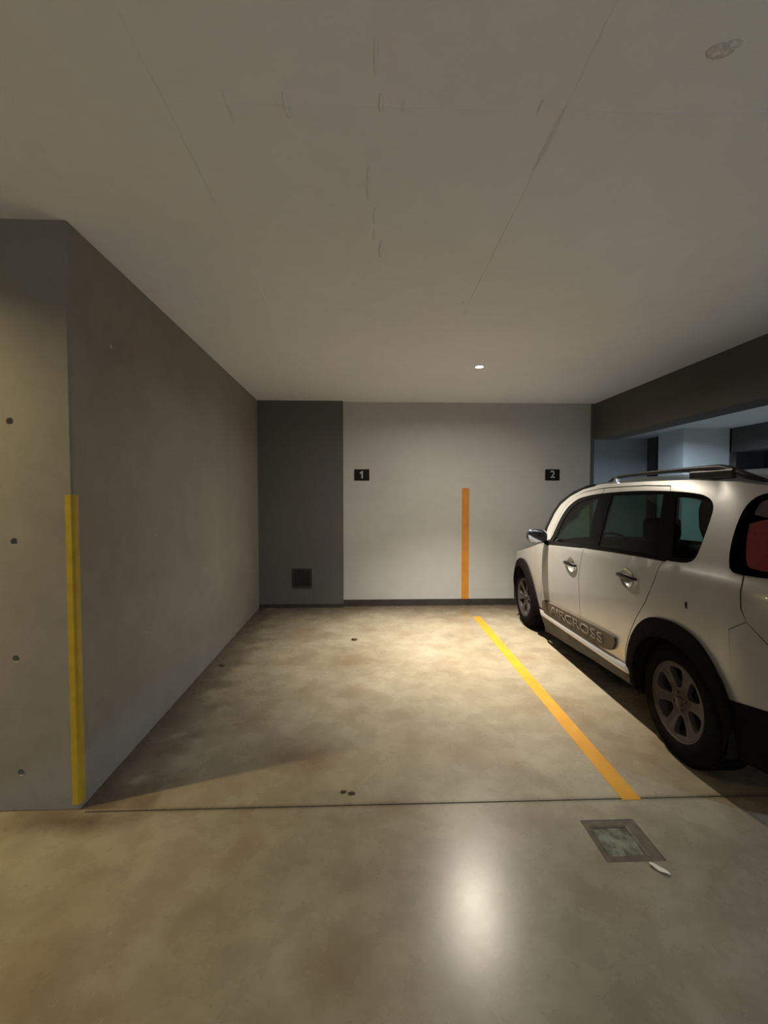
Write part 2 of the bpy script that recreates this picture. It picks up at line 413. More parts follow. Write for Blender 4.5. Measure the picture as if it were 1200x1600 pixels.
# formwork seams: thin ridges and drips, children of the ceiling
def ridge(x0, y0, x1, y1, w, d, label=None, mat='ceiling'):
    a = Vector((x0, y0, CEIL)); b = Vector((x1, y1, CEIL)); n = 14; dv = (b - a); s = Vector((-dv.y, dv.x, 0)).normalized()
    bm = bmesh.new(); prev = None
    for i in range(n + 1):
        t = i / n; p = a + dv * t + s * random.uniform(-.003, .003); k = 0.35 + 0.65 * math.sin(math.pi * t) * random.uniform(.6, 1.1)
        r = [bm.verts.new(p - s * w * k), bm.verts.new(p + Vector((0, 0, -d * k))), bm.verts.new(p + s * w * k)]
        if prev:
            for j in range(2): bm.faces.new((prev[j], prev[j + 1], r[j + 1], r[j]))
        prev = r
    link('formwork_ridge', bm_mesh(bm, 'formwork_ridge'), mat, ceiling, label=label)
ridge(-.627, 1.20, -.632, 2.20, .005, .0045); ridge(-.632, 2.28, -.642, 3.30, .004, .004)
ridge(.615, 1.10, .620, 1.45, .005, .004); ridge(.621, 1.42, .624, 1.70, .012, .012); ridge(.624, 1.7, .640, 3.05, .004, .004)
ridge(-.60, 1.452, .62, 1.44, .002, .0015); ridge(.66, 1.44, 2.2, 1.40, .003, .003)
for x, y, L, w in ((-.254, 1.455, .10, .010), (.041, 1.435, .07, .008), (.023, 1.29, .12, .006), (.002, 1.80, .20, .007), (.065, 2.264, .17, .010),
                   (.544, 1.434, .06, .008), (-.438, 1.462, .12, .005), (.11, 1.44, .05, .005), (.03, 2.0, .12, .006), (.03, 2.14, .08, .006)):
    bm = bmesh.new(); r = bmesh.ops.create_uvsphere(bm, u_segments=10, v_segments=6, radius=1)
    bmesh.ops.scale(bm, vec=(w, L / 2, w * 1.1), verts=r['verts'])
    link('cement_drip', bm_mesh(bm, 'cement_drip', True), 'ceiling', ceiling, loc=(x, y, CEIL))
for x, y, r_ in ((.967, 1.24, .035), (.60, 2.85, .012), (.99, 1.22, .02)):
    bm = bmesh.new(); r = bmesh.ops.create_uvsphere(bm, u_segments=9, v_segments=6, radius=r_)
    bmesh.ops.scale(bm, vec=(1.1, .7, .16), verts=r['verts'])
    link('stain_patch', bm_mesh(bm, 'stain_patch', True), simple('ceiling_scar', (.62, .61, .60), .9, noise=.3, scale=80), ceiling, loc=(x, y, CEIL))

# left wall (pillar front face + long side face), with real conical tie holes in the front face
NX, NY = -1.335, 2.076; FX = -1.418
holes = [(-1.602, 1.785), (-1.598, 1.245), (-1.605, .709), (-1.597, .178), (-2.9, 1.785), (-2.9, 1.245), (-2.9, .709), (-2.9, .178)]
hp = [circle(x, z, .016, n=14) for x, z in holes]
vs, tr, bd = region([(X0, 0), (NX - .008, 0), (NX - .008, CEIL), (X0, CEIL)], hp, 0.5)
V = [(x, NY, z) for x, z in vs]; Fc = list(tr)
for (x, z), poly in zip(holes, hp):
    b = len(V); n = len(poly)
    V += [(px, NY, pz) for px, pz in poly] + [(x + (px - x) * .45, NY + .022, z + (pz - z) * .45) for px, pz in poly]
    Fc += [(b + i, b + (i + 1) % n, b + n + (i + 1) % n, b + n + i)[::-1] for i in range(n)] + [tuple(range(b + n, b + 2 * n))]
b = len(V)
plan = [(NX - .008, NY), (NX, NY + .008), (FX, BW + .3), (X0, BW + .3)]
for i in range(3):
    V += [(plan[i][0], plan[i][1], 0), (plan[i + 1][0], plan[i + 1][1], 0), (plan[i + 1][0], plan[i + 1][1], CEIL), (plan[i][0], plan[i][1], CEIL)]
    Fc.append((b, b + 1, b + 2, b + 3)); b += 4
wl = link('wall_left', mesh_from('wall_left', V, Fc), 'wall_left', kind='structure', label='bare grey concrete wall and pillar face on the left')
# yellow corner stripe, wrapping the arris
st = [(NX - .034, NY), (NX - .034, NY - .0015), (NX - .008, NY - .0015), (NX + .0015, NY + .008), (NX + .0005, NY + .040), (NX - .001, NY + .040), (NX, NY + .008), (NX - .008, NY)]
prism('painted_stripe', st, 0.02, 1.456, 'corner_yellow', wl, label='yellow safety stripe on the wall corner')
# pocks and pale spots on the side face
def wall_left_pt(y, z, off=0.0):
    t = (y - NY) / (BW + .3 - NY); return (NX + (FX - NX) * t + off, y, z)
for y, z, r_ in ((2.42, 2.23, .010), (2.9, 1.2, .007), (3.6, 1.75, .006), (2.75, .62, .006)):
    bm = bmesh.new(); q = bmesh.ops.create_uvsphere(bm, u_segments=8, v_segments=5, radius=r_); bmesh.ops.scale(bm, vec=(.3, 1, 1), verts=q['verts'])
    link('cement_speck', bm_mesh(bm, 'cement_speck', True), 'wall_back', wl, loc=wall_left_pt(y, z))

# back wall
wb = box('wall_back', -1.6, 2.985, BW, BW + .2, 0, CEIL, 'wall_back', kind='structure', label='pale painted wall at the end of the bays')
prism('wall_pilaster', [(-1.5, BW - .06), (-.322, BW - .06), (-.322, BW), (-1.5, BW)], 0.045, CEIL, 'grey_paint', wb, label='dark grey painted pilaster in the left corner')
box('painted_stripe', 1.238, 1.335, BW - .0015, BW, 0.085, 1.552, 'orange', wb, label='upright orange stripe painted on the wall between the bays')
box('baseboard_back', -.322, 2.985, BW - .014, BW, 0, .085, 'skirt', kind='structure', label='dark skirting band along the pale back wall')
box('baseboard_left', -1.42, -.322, BW - .07, BW, 0, .046, 'skirt', kind='structure', label='dark skirting band below the grey pilaster')
box('trim_1', 2.95, 3.0, BW - .004, BW + .3, 0, CEIL, 'grey_paint', kind='structure', label='dark narrow edge column where the pale wall ends')

# beams and far area
box('trim_2', 3.0, 3.28, Y0, BW, 2.195, CEIL, 'beam', kind='structure', label='dark deep ceiling beam running along bay two')
box('trim_3', 6.56, 6.85, Y0, 7.94, 2.24, CEIL, 'beam', kind='structure', label='second dark ceiling beam farther right beyond the first')
M['far'] = layered('far_wall_paint', [(0.3, (0.40, 0.41, 0.41)), (0.7, (0.46, 0.47, 0.47))], [(1, 4, .1), (7, 5, .1)], rough=(.6, .75), bump=.1, spec=.3)
M['far_white'] = layered('far_pillar_paint', [(0.3, (0.62, 0.63, 0.63)), (0.7, (0.68, 0.69, 0.69))], [(1, 4, .1), (7, 5, .1)], rough=(.6, .75), bump=.1, spec=.3)
box('wall_far', 2.985, 6.4, 9.4, 9.6, 0, CEIL, 'far', kind='structure', label='dim bluish wall far beyond the beam')
box('trim_4', 5.96, 6.22, 9.1, 9.4, 0, CEIL, 'beam', kind='structure', label='narrow dark upright in the corner of the far wall')
box('trim_5', 5.70, 6.56, 7.94, 8.64, 0, CEIL, 'far_white', kind='structure', label='broad pale pillar beyond the beam')
box('trim_6', 6.56, 6.66, 7.9, 8.1, 0, CEIL, 'beam', kind='structure', label='dark narrow upright strip beside the pale far pillar')  # dark upright box along the far pillar's right edge
box('wall_far_right', 6.0, X1, 12.0, 12.2, 0, CEIL, 'far', kind='structure', label='pale wall at the farthest right end of the garage')
box('wall_right', X1 - .1, X1, Y0, Y1, 0, CEIL, 'far', kind='structure', label='pale wall on the far right side of the garage')
box('wall_far_left', 2.785, 2.985, BW + .2, 9.6, 0, CEIL, 'far', kind='structure', label='side wall behind the end wall of the bays')
box('wall_near', X0, X1, Y0 - .1, Y0, 0, CEIL, 'ceiling', kind='structure', label='wall behind the camera')  # out of view; white finish chosen to bounce lamp light onto the ceiling
box('wall_lane_left', X0 - .1, X0, Y0, NY, 0, CEIL, 'wall_left', kind='structure', label='wall closing the lane at the left end')
pw = box('partition_wall', 8.0, 8.16, 4.0, 12.0, 0, 1.90, 'grey_paint', kind='structure', label='grey low partition wall right of the far pillar')
box('coping', 7.97, 8.19, 4.0, 12.0, 1.90, 1.94, 'beam', pw, label='dark coping on the partition')

# ceiling lamps (thing: recess ring + glowing lens); each carries its own light
for i, (x, y, pwr, colr, lab) in enumerate(LAMPS):
    t = empty('ceiling_lamp', (x, y, CEIL), lab, 'lamp', group='recessed ceiling lamps')
    bm = bmesh.new(); n = 32
    prof = [(.036, 0.0), (.036, -.006), (.046, -.006), (.048, 0.0)]
    rings = [[bm.verts.new((r * math.cos(2 * math.pi * k / n), r * math.sin(2 * math.pi * k / n), z)) for k in range(n)] for r, z in prof]
    for a, b in zip(rings, rings[1:]):
        for k in range(n): bm.faces.new((a[k], a[(k + 1) % n], b[(k + 1) % n], b[k]))
    link('ring', bm_mesh(bm, 'ring', True), 'far_white', t)
    bm = bmesh.new(); bmesh.ops.create_circle(bm, cap_ends=True, radius=.036, segments=32)
    link('lens', bm_mesh(bm, 'lens'), emit_mat('lamp_lens_glow', colr, 40), t, loc=(0, 0, -.003))
    ld = bpy.data.lights.new('lamp_light', 'AREA'); ld.shape = 'DISK'; ld.size = .07; ld.energy = pwr; ld.spread = math.radians(150 if i == 1 else 165); ld.color = colr
    lo = bpy.data.objects.new('lamp_light', ld); COL.objects.link(lo); lo.parent = t; lo.location = (0, 0, -.008)
    if i == 0:   # the reflector of this lamp concentrates part of its light downwards
        sd_ = bpy.data.lights.new('lamp_beam', 'SPOT'); sd_.spot_size = math.radians(94); sd_.spot_blend = 1.0; sd_.energy = 1000; sd_.color = colr; sd_.shadow_soft_size = .035
        so = bpy.data.objects.new('lamp_beam', sd_); COL.objects.link(so); so.parent = t; so.location = (0, 0, -.01)

# number signs
for num, x0, x1, z0, z1, lab in (('1', -.18, .018, 1.65, 1.798, 'small black sign with pale number 1 above bay one'), ('2', 2.345, 2.54, 1.655, 1.803, 'small black sign with pale number 2 above the silver car')):
    cx, cz = (x0 + x1) / 2, (z0 + z1) / 2
    t = empty('number_sign', (cx, BW, cz), lab, 'sign')
    bm = bmesh.new(); add_box(bm, (0, -.003, 0), (x1 - x0, .006, z1 - z0), .0015, 1); link('plate', bm_mesh(bm, 'plate'), 'sign_black', t)
    me = text_mesh(num, .135, .001)
    if num == '1':
        h_ = .047; poly = [(-.006, -h_), (.012, -h_), (.012, h_), (-.004, h_), (-.026, h_ - .022), (-.026, h_ - .040), (-.006, h_ - .026)]
        vs, tr, bd = region(poly, (), .2); n_ = len(vs)
        me = mesh_from('digit', [(x, y, .001) for x, y in vs] + [(x, y, -.001) for x, y in vs], list(tr) + [(a, a + n_, b + n_, b) for a, b in bd])
    d = link('digit', me, 'sign_white', t, loc=(0.002, -.0075, 0.004)); d.rotation_euler = (math.pi / 2, 0, 0)

# vent grille
t = empty('vent_grille', (-.852, BW - .06, .385), 'square dark vent grille low on the grey pilaster', 'vent')
hw = .124
bm = bmesh.new()
for c, s in (((0, -.008, hw - .014), (2 * hw, .016, .028)), ((0, -.008, -hw + .014), (2 * hw, .016, .028)), ((hw - .014, -.008, 0), (.028, .016, 2 * hw - .056)), ((-hw + .014, -.008, 0), (.028, .016, 2 * hw - .056))):
    add_box(bm, c, s, .002, 1)
link('frame', bm_mesh(bm, 'frame'), 'dark_metal', t)
bm = bmesh.new(); add_box(bm, (0, -.002, 0), (2 * hw - .05, .003, 2 * hw - .05)); link('backing', bm_mesh(bm, 'backing'), 'dark_metal', t)
sm = None
for k in range(8):
    if sm is None:
        bm = bmesh.new(); add_box(bm, (0, 0, 0), (2 * hw - .058, .003, .022), 0, rot=Matrix.Rotation(math.radians(35), 3, 'X')); sm = bm_mesh(bm, 'slat'); sm.materials.append(M['vent_slat'])
    link('slat', sm, None, t, loc=(0, -.009, -.082 + k * .0235))

# floor hatch
t = empty('floor_hatch', ((HX0 + HX1) / 2, (HY0 + HY1) / 2, 0), 'square sunken floor hatch with dark rim and greenish wet glass', 'hatch')
cx, cy = (HX0 + HX1) / 2, (HY0 + HY1) / 2; hx, hy = (HX1 - HX0) / 2, (HY1 - HY0) / 2
bm = bmesh.new()
outer = [(-hx, -hy), (hx, -hy), (hx, hy), (-hx, hy)]; o2 = [(x * .985, y * .985) for x, y in outer]
inner = [(-.088, -.078), (.064, -.078), (.064, .078), (-.088, .078)]
R = [[bm.verts.new((x, y, z)) for x, y in ring] for ring, z in ((outer, .0005), (o2, -.002), ([(x * 1.12, y * 1.12) for x, y in inner], -.004), (inner, -.007), (inner, -.018))]
for a, b in zip(R, R[1:]):
    for k in range(4): bm.faces.new((a[k], a[(k + 1) % 4], b[(k + 1) % 4], b[k]))
link('rim', bm_mesh(bm, 'rim'), 'hatch_frame', t)
bm = bmesh.new(); add_box(bm, (-.012, 0, -.014), (.154, .158, .008)); link('glass_cover', bm_mesh(bm, 'glass_cover'), 'hatch', t, label='greenish wet glass plate')

# paper scrap and debris
pp = [(1.100, 1.676), (1.118, 1.678), (1.140, 1.660), (1.156, 1.622), (1.150, 1.617), (1.128, 1.626), (1.108, 1.654)]
vs, tr, bd = region(smooth_poly(pp, 1), (), .012)
V = [(x - 1.128, y - 1.648, .003 + .004 * math.sin(x * 90) * math.cos(y * 70)) for x, y in vs]; n = len(V)
V += [(x, y, z - .0012) for x, y, z in V]
Fc = list(tr) + [tuple(i + n for i in t_[::-1]) for t_ in tr] + [(a, a + n, b + n, b) for a, b in bd]
link('paper_scrap', mesh_from('paper_scrap', V, Fc), 'paper', label='small torn white paper scrap beside the floor hatch', cat='litter', loc=(1.128, 1.648, .004))
for x, y, s, lab in ((-.122, 2.148, .013, 'left dark crumb of the pair of crumbs on the floor in mid bay'), (-.082, 2.136, .015, 'right dark crumb of the pair of crumbs on the floor in mid bay'),
                     (-.137, 4.473, .028, 'dark flat debris spot on the floor far back in bay one'), (-1.25, 3.83, .022, 'dark crumb at the foot of the left wall')):
    bm = bmesh.new(); r = bmesh.ops.create_icosphere(bm, subdivisions=2, radius=s)
    for vv in r['verts']: vv.co *= random.uniform(.7, 1.15)
    bmesh.ops.scale(bm, vec=(1.2, .8, .3), verts=r['verts'])
    zmin = min(q.co.z for q in bm.verts); bmesh.ops.translate(bm, verts=bm.verts[:], vec=(0, 0, -zmin))
    link('debris_crumb', bm_mesh(bm, 'debris_crumb', True), 'dirt', label=lab, cat='debris', loc=(x, y, 0))

# ================================================================= CAR
CY = math.radians(1.17)
RAX = (1.6794 + .84 * math.cos(CY), 2.3556 - .84 * math.sin(CY))
car = empty('car', (RAX[0], RAX[1], 0), 'dusty silver compact crossover car parked under number 2', 'car', rz=-CY)

def interp(t, T):
    n = len(T)
    if t <= T[0][0]: return T[0][1]
    if t >= T[-1][0]: return T[-1][1]
    for i in range(n - 1):
        if t <= T[i + 1][0]:
            x0, y0 = T[i]; x1, y1 = T[i + 1]; h = x1 - x0; s = (t - x0) / h
            m0 = (y1 - T[i - 1][1]) / (x1 - T[i - 1][0]) if i > 0 else (y1 - y0) / h
            m1 = (T[i + 2][1] - y0) / (T[i + 2][0] - x0) if i + 2 < n else (y1 - y0) / h
            return (2 * s ** 3 - 3 * s * s + 1) * y0 + (s ** 3 - 2 * s * s + s) * h * m0 + (-2 * s ** 3 + 3 * s * s) * y1 + (s ** 3 - s * s) * h * m1
WT = [(.15, .79), (.3, .835), (.5, .862), (.7, .872), (.85, .872), (.97, .866), (1.025, .858), (1.07, .834), (1.2, .79), (1.35, .738), (1.48, .688), (1.56, .645), (1.64, .58)]
RT = [(.15, -.66), (.35, -.71), (.6, -.72), (.8, -.70), (1.0, -.66), (1.2, -.60), (1.4, -.52), (1.52, -.43), (1.64, -.30)]
FT = [(.15, 3.30), (.35, 3.37), (.6, 3.36), (.75, 3.32), (.9, 3.22), (1.0, 3.1), (1.1, 2.95)]
RR, RF, D0, D1 = .42, .62, -.72, 3.36
DS, DE = D0 + RR, D1 - RF
DMIN = DS - RR * math.pi / 2 - (.872 - RR); DMAX = DE + RF * math.pi / 2 + (.872 - RF)
def surf(d, z):
    w = interp(z, WT); vr = interp(z, RT); vf = interp(z, FT)
    if d < DS:
        th = (DS - d) / RR
        if th <= math.pi / 2:
            x = w - RR + RR * math.cos(th) ** .9 if th < math.pi / 2 - 1e-6 else w - RR
            v = vr + RR - RR * math.sin(th) ** .9
        else:
            k = min(1, (th - math.pi / 2) * RR / (.872 - RR)); x = (w - RR) * (1 - k); v = vr
        v -= .05 * (1 - (x / w) ** 2); return (x - .035 * x / w, v, z)
    if d > DE:
        th = (d - DE) / RF
        if th <= math.pi / 2: x = w - RF + RF * math.cos(th); v = vf - RF + RF * math.sin(th)
        else:
            k = min(1, (th - math.pi / 2) * RF / (.872 - RF)); x = (w - RF) * (1 - k); v = vf
        v += .12 * (1 - (x / w) ** 2); return (x - .035 * x / w, v, z)
    t = (d - DS) / (DE - DS)
    s = d + (vr + RR - DS) * max(0, 1 - (d - DS) / 1.2) ** 2 + (vf - RF - DE) * max(0, 1 - (DE - d) / 1.0) ** 2
    return (w - .035 * (2 * t - 1) ** 4, s, z)
def surf_n(d, z):
    h = .004
    a = Vector(surf(d + h, z)) - Vector(surf(d - h, z)); b = Vector(surf(d, z + h)) - Vector(surf(d, z - h))
    n = a.cross(b)
    if n.length < 1e-9: return Vector((0, 1 if d > 1 else -1, 0))
    n.normalize()
    # a runs forward (+y), b up: outward (+x) normal
    if n.x < 0 and DS <= d <= DE: n = -n
    return n
def P3(d, z, off=0.0):
    return Vector(surf(d, z)) + surf_n(d, z) * off

def panel(name, outline, holes=(), mat='paint', off=0.0, rim=.018, step=.06, parent=None, label=None, sides=(-1, 1), double=False):
    """skin region lifted on the body surface, both sides of the car unless told otherwise"""
    vs, tr, bd = region(outline, holes, step)
    fo = off if callable(off) else (lambda d, z: off)
    outv = [P3(d, z, fo(d, z)) for d, z in vs]
    h = .006; nrm = []
    for d, z in vs:
        if callable(off):
            a = P3(d + h, z, fo(d + h, z)) - P3(d - h, z, fo(d - h, z)); b = P3(d, z + h, fo(d, z + h)) - P3(d, z - h, fo(d, z - h))
            n = a.cross(b); n = n.normalized() if n.length > 1e-9 else surf_n(d, z)
        else: n = surf_n(d, z)
        nrm.append(n)
    res = []
    for sd in sides:
        n0 = len(outv)
        V = [Vector((p.x * sd, p.y, p.z)) for p in outv]; NN = [Vector((q.x * sd, q.y, q.z)) for q in nrm]
        ccw = lambda t: t if sd > 0 else t[::-1]
        F_ = [ccw(t) for t in tr]
        if rim:
            base = len(V); idx = {}
            for a, b in bd:
                for i in (a, b):
                    if i not in idx:
                        idx[i] = len(V); V.append(V[i].copy()); V.append(V[i] - NN[i] * rim); NN += [None, None]
            for a, b in bd: F_.append(ccw((idx[a], idx[a] + 1, idx[b] + 1, idx[b])))
        me = mesh_from(name, V, F_, True)
        # outward check
        ref = me.polygons[0]; 
        if ref.normal.dot(NN[F_[0][0]]) < 0: me.flip_normals()
        cn = []
        vn = [v_.normal.copy() for v_ in me.vertices]
        for i in range(len(V)): cn.append(NN[i] if NN[i] is not None else vn[i])
        me.normals_split_custom_set_from_vertices([tuple(q) for q in cn])
        pr = parent[sides.index(sd)] if isinstance(parent, (list, tuple)) else (parent or car)
        res.append(link(name, me, mat, pr, label=label))
    return res

# --- outlines in (d, z) on the developed body side -----------------------------------------
TOP = [(1.972, .987), (2.035, 1.07), (2.035, 1.14), (1.964, 1.301), (1.877, 1.389), (1.713, 1.468), (1.501, 1.523), (1.212, 1.545), (.587, 1.548), (.07, 1.545), (-.384, 1.525), (-.52, 1.50), (-.75, 1.49), (DMIN, 1.495)]
TOP[0] = (2.02, .985); TOP[1] = (2.03, 1.04)
HOOD = [(2.02, .985), (2.2, .945), (2.5, .885), (2.8, .83), (3.1, .775), (3.4, .735), (3.7, .715), (DMAX, .71)]
DLO = [(1.789, 1.007), (1.759, 1.152), (1.723, 1.261), (1.66, 1.351), (1.545, 1.416), (1.422, 1.445), (1.158, 1.472), (.702, 1.488), (.24, 1.482), (-.08, 1.465), (-.19, 1.44), (-.228, 1.396), (-.201, 1.314), (-.16, 1.185), (-.135, 1.118), (-.081, 1.089), (.047, 1.082), (.332, 1.080), (.766, 1.066), (1.101, 1.052)]
DLOs = smooth_poly(DLO, 2, keep=(0,))
FG = smooth_poly([(1.715, 1.035), (1.690, 1.16), (1.655, 1.26), (1.60, 1.332), (1.52, 1.385), (1.408, 1.418), (1.176, 1.448), (1.132, 1.222), (1.045, 1.075), (1.3, 1.062)], 1, keep=(0, 6, 8))
RG = smooth_poly([(.985, 1.462), (.326, 1.467), (.262, 1.25), (.209, 1.100), (.913, 1.084), (.945, 1.25)], 1, keep=(0, 1, 3, 4))
QG = smooth_poly([(.176, 1.450), (-.10, 1.443), (-.175, 1.432), (-.205, 1.392), (-.19, 1.305), (-.13, 1.155), (-.105, 1.122), (-.06, 1.112), (.068, 1.106)], 1, keep=(0, 8))
ARCH_R = .355; AZ = .326
def arch(cx, r, z0=.2, n=28):
    a = math.asin(min(1, max(-1, (z0 - AZ) / r)))
    return [(cx + r * math.cos(math.pi - a - (math.pi - 2 * a) * i / (n - 1)), AZ + r * math.sin(math.pi - a - (math.pi - 2 * a) * i / (n - 1))) for i in range(n)]  # from rear to front, over the top
LAMP = smooth_poly([(-.362, 1.09), (-.352, 1.15), (-.358, 1.22), (-.371, 1.290), (-.397, 1.365), (-.43, 1.415), (-.48, 1.452), (-.56, 1.47), (-.66, 1.45), (-.72, 1.30), (-.72, 1.13), (-.64, 1.085), (-.42, 1.082)], 1)
g = .0035
seamA = [(1.815, 1.0), (1.83, .93), (1.87, .80), (1.915, .642), (1.965, .46), (2.0, .338)]
seamF = [(1.45, 1.482), (1.60, 1.44), (1.70, 1.375), (1.762, 1.275), (1.795, 1.155), (1.815, 1.0)]
seamB = [(1.072, 1.06), (1.085, 1.0), (1.108, .889), (1.121, .795), (1.11, .665), (1.099, .514), (1.095, .338)]
seamC = [(.257, 1.509), (.18, 1.30), (.119, 1.082), (.151, .975), (.244, .812), (.340, .69), (.42, .56), (.47, .45), (.49, .338)]
seamT = [(.257, 1.512), (.587, 1.52), (1.042, 1.515), (1.2, 1.508), (1.45, 1.482)]
sh = lambda pl, dx, dz=0: [(a + dx, b + dz) for a, b in pl]
HF = circle(1.272, .882, .070, .060, 26); HRr = circle(.440, .926, .070, .060, 26)
# doors
fd_out = sh(seamT, 0, -g)[2:] ; fd_out = [(1.13, 1.508)] + sh(seamT[3:], 0, -g) + sh(seamF[1:], -g) + sh(seamA[1:], -g) + [(1.98, .335), (1.095 + g, .335)] + sh(seamB[::-1], g)
fdoor = panel('front_door', fd_out, [DLOs, HF], parent=None)
rd_out = sh(seamB[::-1], -g) and ([(1.13 - 2 * g, 1.508)] + sh(seamB, -g) + [(1.09, .335), (.49 + g, .335)] + sh(seamC[::-1], g) + sh(seamT[:3], 0, -g))
rdoor = panel('rear_door', rd_out, [DLOs, HRr])
# body side (pillars, roof side, quarter) : everything of the side behind the doors and around them
gate_seam = [(-.60, 1.50), (-.55, 1.47), (-.424, 1.095), (-.427, 1.014), (-.423, .938), (-.442, .89), (-.519, .813), (-.62, .735), (-.80, .70), (DMIN, .69)]
side_out = [(1.815, .985)] + TOP[:12] + [(-.60, 1.499)] + [(-.56, 1.46), (-.424 + g, 1.095), (-.427 + g, 1.014), (-.423 + g, .938), (-.441, .89), (-.358, .832), (-.345, .62), (-.36, .50)] + arch(0, ARCH_R)[4:] + [(.47, .338)] + sh(seamC[::-1], -g) + sh(seamT, 0, g) + sh(seamF[1:], g)
# keep only the arch part in order rear -> front
side_out = [(1.815 + g, .985)] + TOP[:12] + [(-.60, 1.499), (-.56, 1.46), (-.424 + g, 1.095), (-.427 + g, 1.014), (-.423 + g, .938), (-.441, .886), (-.358, .830), (-.352, .60), (-.36, .42)] + \
           arch(0, ARCH_R, .42) + [(.47, .34)] + sh(seamC[::-1], -g) + sh(seamT, 0, g) + sh(seamF[1:], g)
quarter = panel('side_body_panel', side_out, [DLOs, LAMP], label='silver pillars, roof edge and rear quarter')
# front wing
fa = arch(2.54, ARCH_R, .34)
wing = [(1.815 + g, .985 - g), (2.02, .985 - g)] + [(a, b - g) for a, b in HOOD[1:5]] + [(3.06, .62), (3.0, .50), (2.93, .36)] + fa[::-1] + [(2.0 + 2 * g, .338)] + sh(seamA[::-1], g)[1:]
HEAD = smooth_poly([(2.86, .745), (3.1, .755), (3.45, .705), (3.60, .665), (3.45, .635), (3.1, .625), (2.98, .66)], 1)
panel('front_wing', wing, [HEAD])
# front bumper
fb = [(3.06 + g, .62)] + [(3.10 + g, .775 - g)] + [(a, b - g) for a, b in HOOD[5:]] + [(DMAX, .42), (3.3, .42), (3.0, .46)]
GR = [(3.62, .60), (DMAX + .01, .60), (DMAX + .01, .48), (3.55, .48)]
panel('front_bumper', fb, [HEAD, GR])
panel('grille', [(3.58, .62), (DMAX, .62), (DMAX, .46), (3.5, .46)], mat='gloss_black', off=-.015, step=.08)
panel('front_lower_bumper', [(2.93, .36), (3.0, .46), (3.3, .42), (DMAX, .42), (DMAX, .20), (2.90, .20)], mat='plastic', off=.004, step=.08)
hl = panel('headlamp', HEAD, mat='lamp_head', off=.002, step=.08)
# rear bumper, tailgate
rb = [(-.36, .83 - g), (-.441, .883), (-.519 + g, .813 - g), (-.62, .735 - 2 * g), (-.80, .70 - 2 * g), (DMIN, .69 - 2 * g), (DMIN, .515), (-.75, .515), (-.55, .522), (-.44, .512), (-.355, .495), (-.352, .60)]
panel('rear_bumper', rb, [], label='silver upper rear bumper')
RWIN = smooth_poly([(-.80, 1.42), (DMIN - .3, 1.44), (DMIN - .3, 1.12), (-.78, 1.12), (-.74, 1.27)], 1, keep=(1, 2))
tg = [(-.56 - g, 1.46), (-.60 - g, 1.499), (-.75, 1.49), (DMIN, 1.495), (DMIN, .69), (-.80, .70), (-.62, .735), (-.519, .813), (-.442, .886), (-.427, .938), (-.431, 1.014), (-.428, 1.095)]
tgate = panel('tailgate', tg, [LAMP, RWIN], label='silver tailgate')
panel('rear_window', [(-.78, 1.43), (DMIN, 1.45), (DMIN, 1.11), (-.76, 1.11), (-.72, 1.27)], mat='privacy_glass', off=-.006, rim=0, step=.08)
# seam line where tailgate and quarter meet is a real gap; dark liner behind it
panel('rear_lower_bumper', [(-.345, .50), (-.44, .515), (-.55, .525), (-.75, .518), (DMIN, .518), (DMIN, .22), (-.34, .22), (-.36, .36)], mat='plastic', off=.006, rim=.03, step=.07, label='black plastic lower rear bumper')
# window surround (black) and panes
panel('window_surround', [(a, b) for a, b in smooth_poly([(p[0], p[1]) for p in DLO], 2, keep=(0,))], [FG, RG, QG], mat='gloss_black', off=-.007, rim=.012, step=.06, label='black window surround and pillar covers')
panel('front_window', FG, mat='glass', off=-.011, rim=0, step=.08)
panel('rear_window', RG, mat='privacy_glass', off=-.011, rim=0, step=.08)
panel('quarter_window', QG, mat='privacy_glass', off=-.011, rim=0, step=.08)
# black edge between the silver pillar and the windshield
panel('windshield_edge', [(2.022, 1.0), (2.038, 1.07), (2.038, 1.14), (1.966, 1.301), (1.879, 1.389), (1.713, 1.470), (1.501, 1.525), (1.30, 1.542), (1.30, 1.533), (1.49, 1.508), (1.685, 1.450), (1.838, 1.370), (1.912, 1.285), (1.965, 1.14), (1.940, 1.0)], mat='gloss_black', off=.003, rim=.004, step=.04)
# rubber strip under the windows
belt = [(1.80, .998), (1.101, 1.044), (.766, 1.058), (.332, 1.072), (.10, 1.075), (.10, 1.086), (.332, 1.084), (.766, 1.070), (1.101, 1.056), (1.79, 1.010)]
panel('belt_strip', belt, mat='rubber', off=.004, rim=.008, step=.05)
# tail lamp: black housing, red lens, smoked upper lens
tl = panel('tail_lamp', LAMP, mat='lamp_black', off=.006, rim=.02, step=.04, label='smoked tail lamp with dark red lens')
RED = smooth_poly([(-.435, 1.135), (-.43, 1.25), (-.445, 1.335), (-.68, 1.335), (-.69, 1.15), (-.62, 1.11), (-.46, 1.11)], 1)
CLR = smooth_poly([(-.455, 1.345), (-.468, 1.39), (-.50, 1.425), (-.57, 1.44), (-.65, 1.42), (-.67, 1.345)], 1)
panel('red_lens', RED, mat='lamp_red', off=.013, rim=.006, step=.04, parent=tl, label='dark red lens')
panel('clear_lens', CLR, mat='lamp_clear', off=.013, rim=.006, step=.04, parent=tl, label='smoked clear lens')
